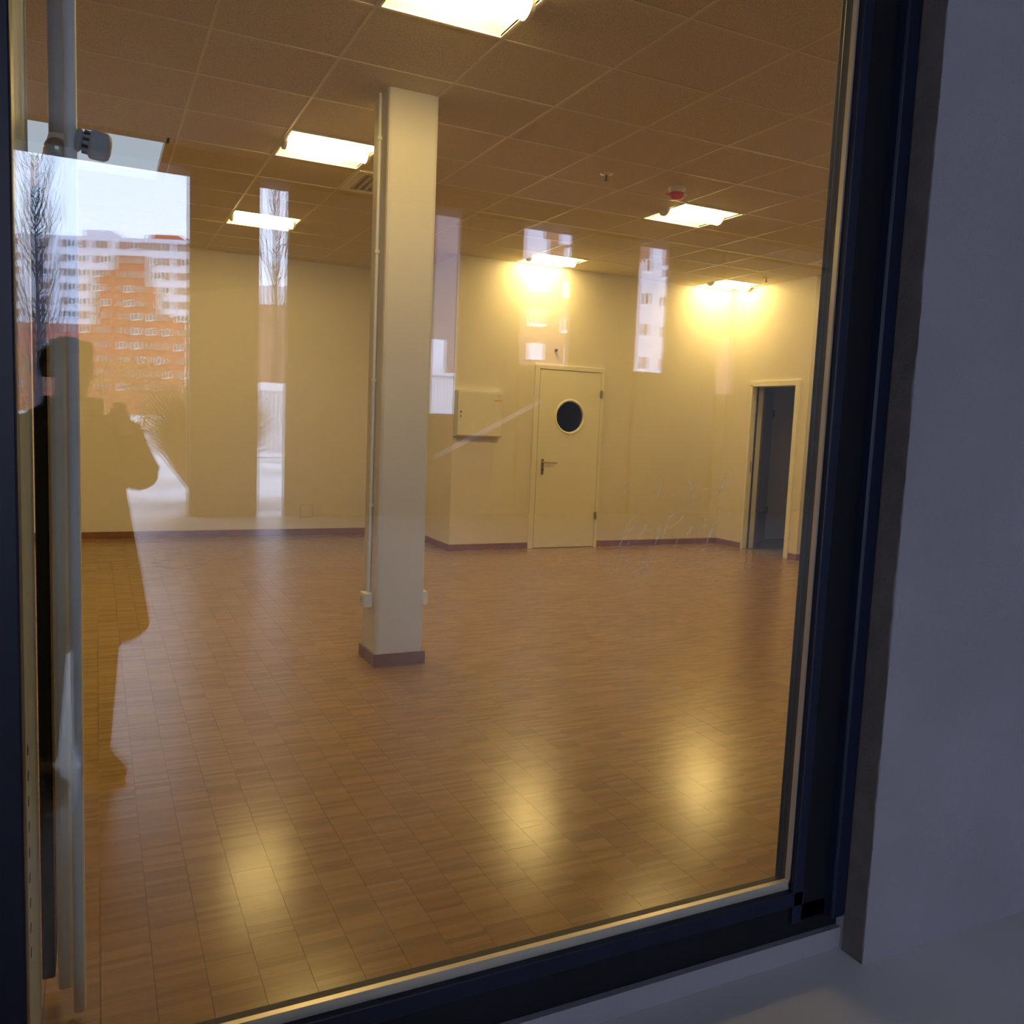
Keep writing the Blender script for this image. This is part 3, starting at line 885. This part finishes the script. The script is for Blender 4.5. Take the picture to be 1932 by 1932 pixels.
tag(MB().box(5.80, 6.67, YA - .12, YA + .12, 0, 2.30).build('parapet_wall', 'concrete'), 'low parapet wall reflected under the brown facade', 'wall', kind='structure')
tag(MB().box(7.90, 8.51, YA - .12, YA + .12, 0, 2.33).build('parapet_wall', 'concrete'), 'low parapet wall reflected under the white facade', 'wall', kind='structure')
tag(MB().box(9.58, 9.98, YA - .12, YA + .12, 0, 2.05).box(9.58, 9.98, YA - .12, YA + .12, 3.05, 4.4).build('parapet_wall', 'concrete'), 'low parapet wall reflected at the far right', 'wall', kind='structure')
tag(MB().box(4.39, 4.79, YA - .12, YA + .12, 0, 1.50).build('parapet_wall', 'concrete'), 'low parapet wall reflected behind the slanting handrail', 'wall', kind='structure')
# close the arcade towards both ends
tag(MB().box(39.6, 40, YA, D - .1, 0, 4.62).build('wall_arcade_end', 'concrete'), 'end wall closing the arcade outside on the right', 'wall', kind='structure')
# slanting white handrail by the stairs
hr = empty('stair_handrail', (5.1, YA + .6, 0)); tag(hr, 'slanting white handrail reflected across the electrical cabinet', 'handrail')
MB().tube([(4.30, YA + .55, .88), (5.95, YA + .55, 1.75)], .035, 10).build('rail', 'window_white', hr)
for x in (4.45, 5.2, 5.8):
    MB().tube([(x, YA + .55, 0), (x, YA + .55, .95 + (x - 4.43) * .527)], .018, 8).build('post', 'dark_metal', hr)

# ---- far tower, local x = along the facade, local +y towards the window
TROT = -YAW
tower = empty('apartment_tower', (1.2, -188.8, 0), TROT)
tag(tower, 'tall red and white apartment tower reflected at the left of the glass', 'building')
PM = .1075
def tx(cx): return (cx / 4.025 - 190) * PM          # facade x from picture column
def tz(cy): return 1.4 + (767 - (240 + cy / 4.025)) * PM
def part(name, mat, parent, boxes):
    b = MB()
    for q in boxes: b.box(*q)
    return b.build(name, mat, parent, local=True)
XL, XRr = -34.0, tx(1480)
RZ = tz(875)
part('wall_body', 'tower_white', tower, [(XL, XRr, -14, 0, 0, RZ)])
for nm, mt, q in (('red_panel', 'tower_red', (tx(670), tx(825), 0, tz(1115))), ('red_panel', 'tower_red', (tx(825), tx(1090), 0, tz(1005))),
                  ('red_panel', 'tower_red', (tx(1090), tx(1170), 0, tz(1225))), ('red_panel', 'tower_red', (tx(1170), tx(1385), 0, tz(1440))),
                  ('red_panel', 'tower_red', (XL, tx(670), 0, tz(1520))), ('red_panel', 'tower_red', (tx(1400), XRr, 0, tz(1440)))):
    part(nm, mt, tower, [(q[0] + .02, q[1] - .02, 0, .12, q[2], q[3])])
for q in ((tx(670), tx(725), tz(1520), tz(1115)), (tx(820), tx(870), tz(1115), tz(1005)), (tx(1170), tx(1225), tz(1430), tz(1225)), (tx(1090), tx(1140), tz(1225), tz(1010))):
    part('grey_panel', 'tower_grey', tower, [(q[0], q[1], 0, .20, q[2], q[3])])
part('low_block', 'wing_brown', tower, [(XRr + .05, XRr + 34, -13, -.2, 0, 22.9)])
part('low_block_top', 'tower_white', tower, [(XRr + .05, XRr + 34, -13, -.1, 22.9, 26.6)])
part('roof_box', 'tower_white', tower, [(tx(570), tx(780), -8, -3, RZ, tz(805))])
part('roof_box', 'tower_red', tower, [(tx(1090), tx(1290), -8, -2.8, RZ, tz(822))])
part('roof_box', 'tower_white', tower, [(tx(1035), tx(1090), -8, -3, RZ, tz(822))])
def win_mesh(w, h, mat, sill=True):
    b = MB()
    b.box(-w / 2, w / 2, 0, .16, 0, .10).box(-w / 2, w / 2, 0, .13, h - .07, h).box(-w / 2, -w / 2 + .08, 0, .13, .10, h - .07).box(w / 2 - .08, w / 2, 0, .13, .10, h - .07)
    b.box(-.05, .05, 0, .13, .10, h - .07)
    if sill: b.box(-w / 2 - .05, w / 2 + .05, 0, .22, -.06, .02)
    me = bpy.data.meshes.new('window'); me.from_pydata(b.v, [], b.f)
    me.materials.append(M[mat]); return me
def pane_mesh(w, h, mat):
    b = MB().box(-w / 2 + .07, w / 2 - .07, .0, .08, .08, h - .06)
    me = bpy.data.meshes.new('pane'); me.from_pydata(b.v, [], b.f); me.materials.append(M[mat]); return me
def fix(me):
    bm = bmesh.new(); bm.from_mesh(me); bmesh.ops.recalc_face_normals(bm, faces=bm.faces); bm.to_mesh(me); bm.free(); return me
W1, W2 = fix(win_mesh(1.35, 1.30, 'window_white')), fix(win_mesh(1.35, 1.30, 'shutter', False))
W3, P3 = fix(win_mesh(1.35, 1.30, 'red_shutter', False)), fix(pane_mesh(1.35, 1.30, 'red_shutter'))
P1, P2 = fix(pane_mesh(1.35, 1.30, 'window_dark')), fix(pane_mesh(1.35, 1.30, 'shutter'))
random.seed(21)
rows = [955, 1062, 1165, 1270, 1375, 1472, 1578, 1685, 1790, 1892, 1995]
colsx = [-640, -560, -420, -340, -180, -100, 60, 130, 270, 340, 480, 545, 625, 725, 785, 900, 958, 1012, 1062, 1122, 1182, 1245, 1330, 1388, 1445]
for ri, ry in enumerate(rows):
    for cx in colsx:
        op = random.random() < .32
        dz = 0.0 + random.choice((0, 0, .0))
        yb = .14 if (ri >= 5 or (825 < cx < 1090) or (670 < cx < 825 and ri >= 2)) else 0.02
        o = bpy.data.objects.new('window', W1 if op else (W3 if yb > .1 else W2)); COL.objects.link(o); o.parent = tower
        o.location = (tx(cx), yb, tz(ry) + dz)
        q = bpy.data.objects.new('pane', P1 if op else (P3 if yb > .1 else P2)); COL.objects.link(q); q.parent = o

# ---- nearer wing parallel to the window
wing = empty('apartment_wing', (36, -56.8, 0)); tag(wing, 'brown and white apartment wing reflected above the porthole door', 'building')
part('wall_body', 'wing_brown', wing, [(-10, 40, -12, 0, 0, 24)])
part('white_panel', 'tower_white', wing, [(-6.6, -5.0, 0, .15, 14.0, 17.2)])
part('white_panel', 'tower_white', wing, [(3.95, 6.6, 0, .18, 0.4, 14.9)])
part('white_panel', 'tower_white', wing, [(4.9, 6.1, 0, .2, 14.9, 16.6)])
part('white_panel', 'tower_white', wing, [(-3.6, -2.3, 0, .15, 15.4, 16.9)])
def wing_window(x0, x1, z0, z1, kind):
    w, h = x1 - x0, z1 - z0
    b = MB().box(-w / 2, w / 2, .0, .26, -.16, .04).box(-w / 2, -w / 2 + .05, 0, .24, .04, h).box(w / 2 - .05, w / 2, 0, .24, .04, h).box(-w / 2, w / 2, 0, .24, h - .05, h).box(-.03, .03, 0, .24, .04, h - .05)
    o = b.build('window', 'window_white', wing, local=True)
    o.location = ((x0 + x1) / 2 - 36, .13, z0 - .16)
    q = MB().box(-w / 2 + .05, w / 2 - .05, 0, .20, .20, h + .11).build('pane', kind, o, local=True)
    q.location = (0, .0, .20)
for z in (15.53, 12.85, 10.2, 7.66, 5.0):
    wing_window(29.97, 31.32, z - 1.1, z, 'blind' if z in (15.53, 7.66) else 'shutter')
for x0, x1, z0, z1, kd in ((32.85, 33.7, 8.8, 9.8, 'window_dark'), (33.3, 33.7, 6.4, 7.6, 'blind'), (32.9, 33.55, 14.1, 15.2, 'blind'), (32.9, 33.6, 11.5, 12.6, 'blind'),
                           (40.2, 41.05, 11.55, 12.53, 'window_dark'), (40.18, 41.1, 9.0, 10.05, 'shutter'), (40.2, 41.15, 6.3, 7.38, 'shutter'),
                           (42.0, 42.8, 11.55, 12.4, 'window_dark'), (42.15, 43.1, 9.0, 9.95, 'shutter'), (42.2, 43.2, 6.3, 7.4, 'shutter'), (42.1, 43.0, 13.9, 14.6, 'window_dark'),
                           (40.2, 41.0, 14.2, 15.2, 'shutter')):
    wing_window(x0, x1, z0, z1, kd)

# ---- mauve annex and white site cabin
ax_ = empty('annex_building', (11.4, -28.8, 0)); tag(ax_, 'plain mauve annex reflected beside the column', 'building')
part('wall_body', 'annex', ax_, [(-2.2, 2.1, -10, 0, 0, 9.6)])
part('flat_roof', 'tower_grey', ax_, [(-2.3, 2.2, -10.1, .1, 9.6, 9.8)])
part('white_door_panel', 'window_white', ax_, [(.25, .95, 0, .08, 3.2, 4.55)])
cab = empty('site_cabin', (11.9, -26.0, 0)); tag(cab, 'white site cabin reflected beside the electrical cabinet', 'cabin')
part('cabin_body', 'container', cab, [(-1.9, 1.6, -2.2, 0, .15, 3.0)])
part('cabin_roof', 'container', cab, [(-2.0, 1.7, -2.3, .1, 3.0, 3.12)])
for k in range(14):
    part('rib', 'container', cab, [(-1.8 + k * .25, -1.74 + k * .25, 0, .05, .2, 2.95)])

# ---- corrugated white container left of the column
ct = empty('shipping_container', (5.0, -24.8, 0)); tag(ct, 'white corrugated container reflected left of the column', 'container')
part('container_body', 'container', ct, [(-1.6, 1.3, -3, 0, .12, 2.1)])
part('top_rail', 'window_white', ct, [(-1.65, 1.35, -3.02, .06, 2.1, 2.36)])
part('bottom_rail', 'window_white', ct, [(-1.65, 1.35, -3.02, .06, 0, .14)])
for k in range(22):
    part('corrugation', 'container', ct, [(-1.55 + k * .13, -1.49 + k * .13, 0, .04, .14, 2.1)])

# ---- bare poplars
def poplar(x, y, h, label, seed, n=330, spread=.55):
    random.seed(seed)
    t = empty('bare_poplar', (x, y, 0)); tag(t, label, 'tree')
    MB().tube([(x, y, 0), (x + .04, y, h * .3), (x - .03, y, h * .65), (x, y, h * .97)], [.17, .13, .075, .015], 8).build('trunk', 'bark', t)
    b = MB()
    for k in range(n):
        z = h * (.08 + .82 * random.random() ** .9)
        a = random.uniform(0, 2 * math.pi)
        l = (1 - z / h * .75) * random.uniform(1.2, 3.2) * h / 10
        sp = spread * random.uniform(.5, 1.2)
        c, s = math.cos(a), math.sin(a)
        r0 = .022 * (1 - z / h) + .007
        pts = [(x, y, z)]
        for q in (0.25, .6, 1.0):
            out = sp * (q ** .55) * (1 - .25 * z / h)
            pts.append((x + c * out + random.uniform(-.05, .05), y + s * out + random.uniform(-.05, .05), z + l * q))
        b.tube(pts, [r0, r0 * .8, r0 * .55, r0 * .25], 3, False)
        for m in range(3):
            p = Vector(pts[random.choice((1, 2, 3))])
            a2 = random.uniform(0, 2 * math.pi); l2 = random.uniform(.25, .9)
            b.tube([p, p + Vector((math.cos(a2) * .12, math.sin(a2) * .12, l2 * .5)), p + Vector((math.cos(a2) * .2, math.sin(a2) * .2, l2))], [.006, .0045, .002], 3, False)
    br = b.build('branches', 'twig', t); br['kind'] = 'stuff'
poplar(-1.62, -26.8, 10.2, 'bare poplar reflected at the left edge of the glass', 5, 150, .82)
poplar(-3.0, -30.5, 9.6, 'second bare poplar behind the left poplar', 6, 60, .7)
poplar(7.2, -36.5, 15.5, 'bare poplar reflected through the narrow gap left of the column', 8, 130, 1.0)
poplar(9.4, -42.0, 15.0, 'farther bare poplar in the narrow gap left of the column', 9, 70, 1.0)
poplar(36.0, -44.0, 8.0, 'small bare tree reflected in front of the white facade', 12, 70, .9)

# ---- tufts of ochre grass and an autumn hedge
def tuft(x, y, h, w, label, seed, n=900):
    random.seed(seed)
    t = empty('grass_tuft', (x, y, 0)); tag(t, label, 'shrub')
    b = MB()
    for k in range(n):
        a = random.uniform(0, 2 * math.pi); r = random.random() ** .6
        c, s = math.cos(a), math.sin(a)
        hh = h * random.uniform(.55, 1.0)
        p0 = Vector((x + c * .12 * r, y + s * .12 * r, 0))
        p1 = Vector((x + c * w * .55 * r, y + s * w * .55 * r, hh * .65))
        p2 = Vector((x + c * w * r, y + s * w * r, hh * (1 - .3 * r * random.random())))
        d = Vector((-s, c, 0)) * .009
        vs = [p0 - d, p0 + d, p1 + d, p2, p1 - d]
        vs += [v + Vector((c, s, 0)) * .003 for v in vs]
        b.add(vs, [(0, 1, 2, 4), (4, 2, 3), (5, 9, 7, 6), (9, 8, 7)])
    o = b.build('blades', 'ochre', t); o['kind'] = 'stuff'
    MB().lathe([(.16, 0), (.14, .05), (.06, .09)], (x, y, -.02), seg=12).build('root_crown', 'bark', t)
tuft(1.50, -10.75, 1.95, 1.25, 'large round ochre grass bush reflected behind the narrow pillar', 31, 2600)
random.seed(41)
hg = empty('autumn_hedge', (3.0, -36.8, 0)); tag(hg, 'orange autumn hedge reflected in front of the tower', 'hedge')
b = MB()
for k in range(2600):
    x = random.uniform(-6, 5.6); z = random.uniform(.3, 3.1 + .5 * math.sin(x * 1.3)); y = -36.8 + random.uniform(-.8, .8)
    r = random.uniform(.06, .16)
    n1 = Vector((random.gauss(0, 1), random.gauss(0, 1), random.gauss(0, 1))).normalized()
    u = n1.orthogonal().normalized() * r; v = n1.cross(u)
    c = Vector((x, y, z))
    b.add([c - u, c + v * .6, c + u, c - v * .6, c + n1 * .02], [(0, 1, 4), (1, 2, 4), (2, 3, 4), (3, 0, 4), (3, 2, 1, 0)])
lv = b.build('leaves', 'autumn', hg); lv['kind'] = 'stuff'
for k in range(8):
    x = -5.6 + k * 1.45
    MB().tube([(x, -36.8, 0), (x + .1, -36.8, 1.2), (x - .05, -36.8, 2.6)], [.06, .045, .02], 6).build('stem', 'bark', hg)

# ------------------------------------------------------------------ the photographer, standing behind the camera and mirrored in the glass
pr = empty('person', (-.095, -.285, 0), YAW)
tag(pr, 'person in a long dark coat holding up a camera, mirrored at the left', 'person')
def skin_body(name, verts, edges, radii, mat, parent, root=0, sub=2):
    me = bpy.data.meshes.new(name)
    me.from_pydata(verts, edges, [])
    o = bpy.data.objects.new(name, me); COL.objects.link(o); o.parent = parent
    sk_ = o.modifiers.new('skin', 'SKIN'); sk_.use_smooth_shade = True
    lay = me.skin_vertices[0].data if me.skin_vertices else None
    if lay is None:
        me.skin_vertices.new(); lay = me.skin_vertices[0].data
    for i, r in enumerate(radii):
        lay[i].radius = r if isinstance(r, tuple) else (r, r)
        lay[i].use_root = (i == root)
    ss = o.modifiers.new('smooth', 'SUBSURF'); ss.levels = sub; ss.render_levels = sub
    me.materials.append(M[mat])
    return o
V, E_, Rr = [], [], []
def node(p, r, prev=None):
    V.append(p); Rr.append(r)
    if prev is not None: E_.append((prev, len(V) - 1))
    return len(V) - 1
pel = node((0, -.03, .88), (.15, .11))
wst = node((0, -.03, 1.04), (.13, .10), pel)
che = node((0, -.03, 1.24), (.155, .11), wst)
nkb = node((0, -.01, 1.37), (.065, .06), che)
nk = node((0, .01, 1.425), (.052, .055), nkb)
jaw = node((0, .035, 1.47), (.058, .068), nk)
fac_ = node((0, .035, 1.535), (.073, .088), jaw)
crn = node((0, .02, 1.595), (.062, .075), fac_)
for s in (-1, 1):
    sh = node((s * .175, -.03, 1.325), .058, che)
    el = node((s * .255, .035, 1.13), .046, sh)
    wr = node((s * .125, .175, 1.325), .030, el)
    pa = node((s * .098, .205, 1.365), (.022, .034), wr)
    for q, (oz, ln) in enumerate(((.030, .052), (.012, .060), (-.006, .056), (-.022, .044))):
        k1 = node((s * .088, .232, 1.375 + oz), .0095, pa)
        k2 = node((s * (.088 - ln * .45), .252, 1.378 + oz), .0088, k1)
        node((s * (.088 - ln * .95), .250, 1.378 + oz), .0080, k2)
    t1 = node((s * .072, .190, 1.35), .011, pa)
    node((s * .040, .186, 1.352), .0095, t1)
    hp = node((s * .09, -.03, .82), .085, pel)
    kn = node((s * .10, -.01, .47), .060, hp)
    an = node((s * .10, -.04, .10), .042, kn)
    node((s * .115, .07, .045), .036, an)
body = skin_body('body', V, E_, Rr, 'skin', pr)
# face: nose, ears, eyes on the head as one small part each
def local_blob(name, c, r, mat, seg=14):
    rings = []
    for k in range(7):
        ph = -math.pi / 2 + math.pi * (k + .02) / 6.04
        rings.append([(c[0] + r[0] * math.cos(ph) * math.cos(2 * math.pi * q / seg), c[1] + r[1] * math.cos(ph) * math.sin(2 * math.pi * q / seg), c[2] + r[2] * math.sin(ph)) for q in range(seg)])
    return MB().loft(rings).build(name, mat, pr, local=True)
local_blob('nose', (0, .122, 1.515), (.014, .022, .022), 'skin')
local_blob('ear', (-.076, .02, 1.525), (.010, .018, .030), 'skin')
local_blob('ear', (.076, .02, 1.525), (.010, .018, .030), 'skin')
local_blob('eye', (-.030, .108, 1.545), (.011, .010, .007), 'eye_dark')
local_blob('eye', (.030, .108, 1.545), (.011, .010, .007), 'eye_dark')
local_blob('mouth', (0, .108, 1.470), (.020, .010, .005), 'lip')
# hair: a cap over the back and top of the head
hr_ = []
for k in range(8):
    ph = math.radians(-28 + 118 * k / 7)
    hr_.append([(.089 * math.cos(ph) * math.cos(t), .012 + .103 * math.cos(ph) * math.sin(t) - (.020 if ph < .5 else 0), 1.545 + .100 * math.sin(ph) + (.045 if math.sin(t) > .45 and ph < .4 else 0)) for t in [2 * math.pi * q / 24 for q in range(24)]])
MB().loft(hr_).build('hair', 'hair', pr, local=True)
# coat: body and sleeves in one garment
ct_ = MB()
def ell(z, a, b_, cy=-.02, cx=0.0, n=28, fold=0.0):
    return [(cx + a * (1 + fold * math.sin(7 * 2 * math.pi * k / n)) * math.cos(2 * math.pi * k / n), cy + b_ * (1 + fold * math.cos(5 * 2 * math.pi * k / n)) * math.sin(2 * math.pi * k / n), z) for k in range(n)]
ct_.loft([ell(.54, .285, .235, fold=.04), ell(.56, .29, .24, fold=.04), ell(.75, .265, .215, fold=.03), ell(.95, .235, .185, fold=.015), ell(1.08, .215, .165), ell(1.22, .225, .150), ell(1.32, .205, .120), ell(1.365, .14, .095, -.015), ell(1.40, .085, .085, -.005), ell(1.43, .078, .080, 0)], caps=False)
for s in (-1, 1):
    ct_.tube([(s * .15, -.03, 1.325), (s * .20, -.025, 1.29), (s * .265, .025, 1.14), (s * .24, .06, 1.14), (s * .15, .155, 1.29), (s * .132, .170, 1.318)], [.078, .083, .074, .068, .052, .050], 14)
ct_.build('coat', 'coat', pr, local=True)
# trousers and shoes
tr = MB()
for s in (-1, 1):
    tr.tube([(s * .09, -.03, .80), (s * .10, -.012, .47), (s * .10, -.042, .09)], [.105, .083, .066], 16)
tr.build('trousers', 'trousers', pr, local=True)
for s in (-1, 1):
    sh_ = []
    for yy, w, h in ((-.115, .030, .055), (-.10, .042, .085), (-.03, .046, .10), (.06, .048, .075), (.12, .046, .055), (.15, .03, .035)):
        sh_.append([(s * .108 + w * math.cos(t), yy, max(0, h * .5 + h * .5 * math.sin(t))) for t in [2 * math.pi * q / 14 for q in range(14)]])
    MB().loft(sh_).build('shoe', 'shoe', pr, local=True)
# hand-held camera just behind the viewpoint
cm = empty('compact_camera', (-.03, -.075, 1.33), YAW); tag(cm, 'small black compact camera held in the photographer\'s hands', 'camera')
MB().box(-.052, .052, -.016, .012, .035, .098).build('camera_body', 'camera_black', cm, local=True, bevel=.005)
MB().lathe([(.026, 0), (.026, .012), (.022, .014), (.022, .026), (.016, .027)], (0, .012, .066), 'y', 24).build('lens_barrel', 'camera_black', cm, local=True)
MB().lathe([(.015, 0), (.010, .002), (.002, .003)], (0, .039, .066), 'y', 20).build('lens', 'lens_glass', cm, local=True)
MB().box(.022, .044, .012, .0135, .082, .093).build('flash_window', 'lens_glass', cm, local=True)
MB().lathe([(.007, 0), (.007, .004), (.005, .005)], (-.034, -.002, .098), seg=14).build('shutter_button', 'steel', cm, local=True)
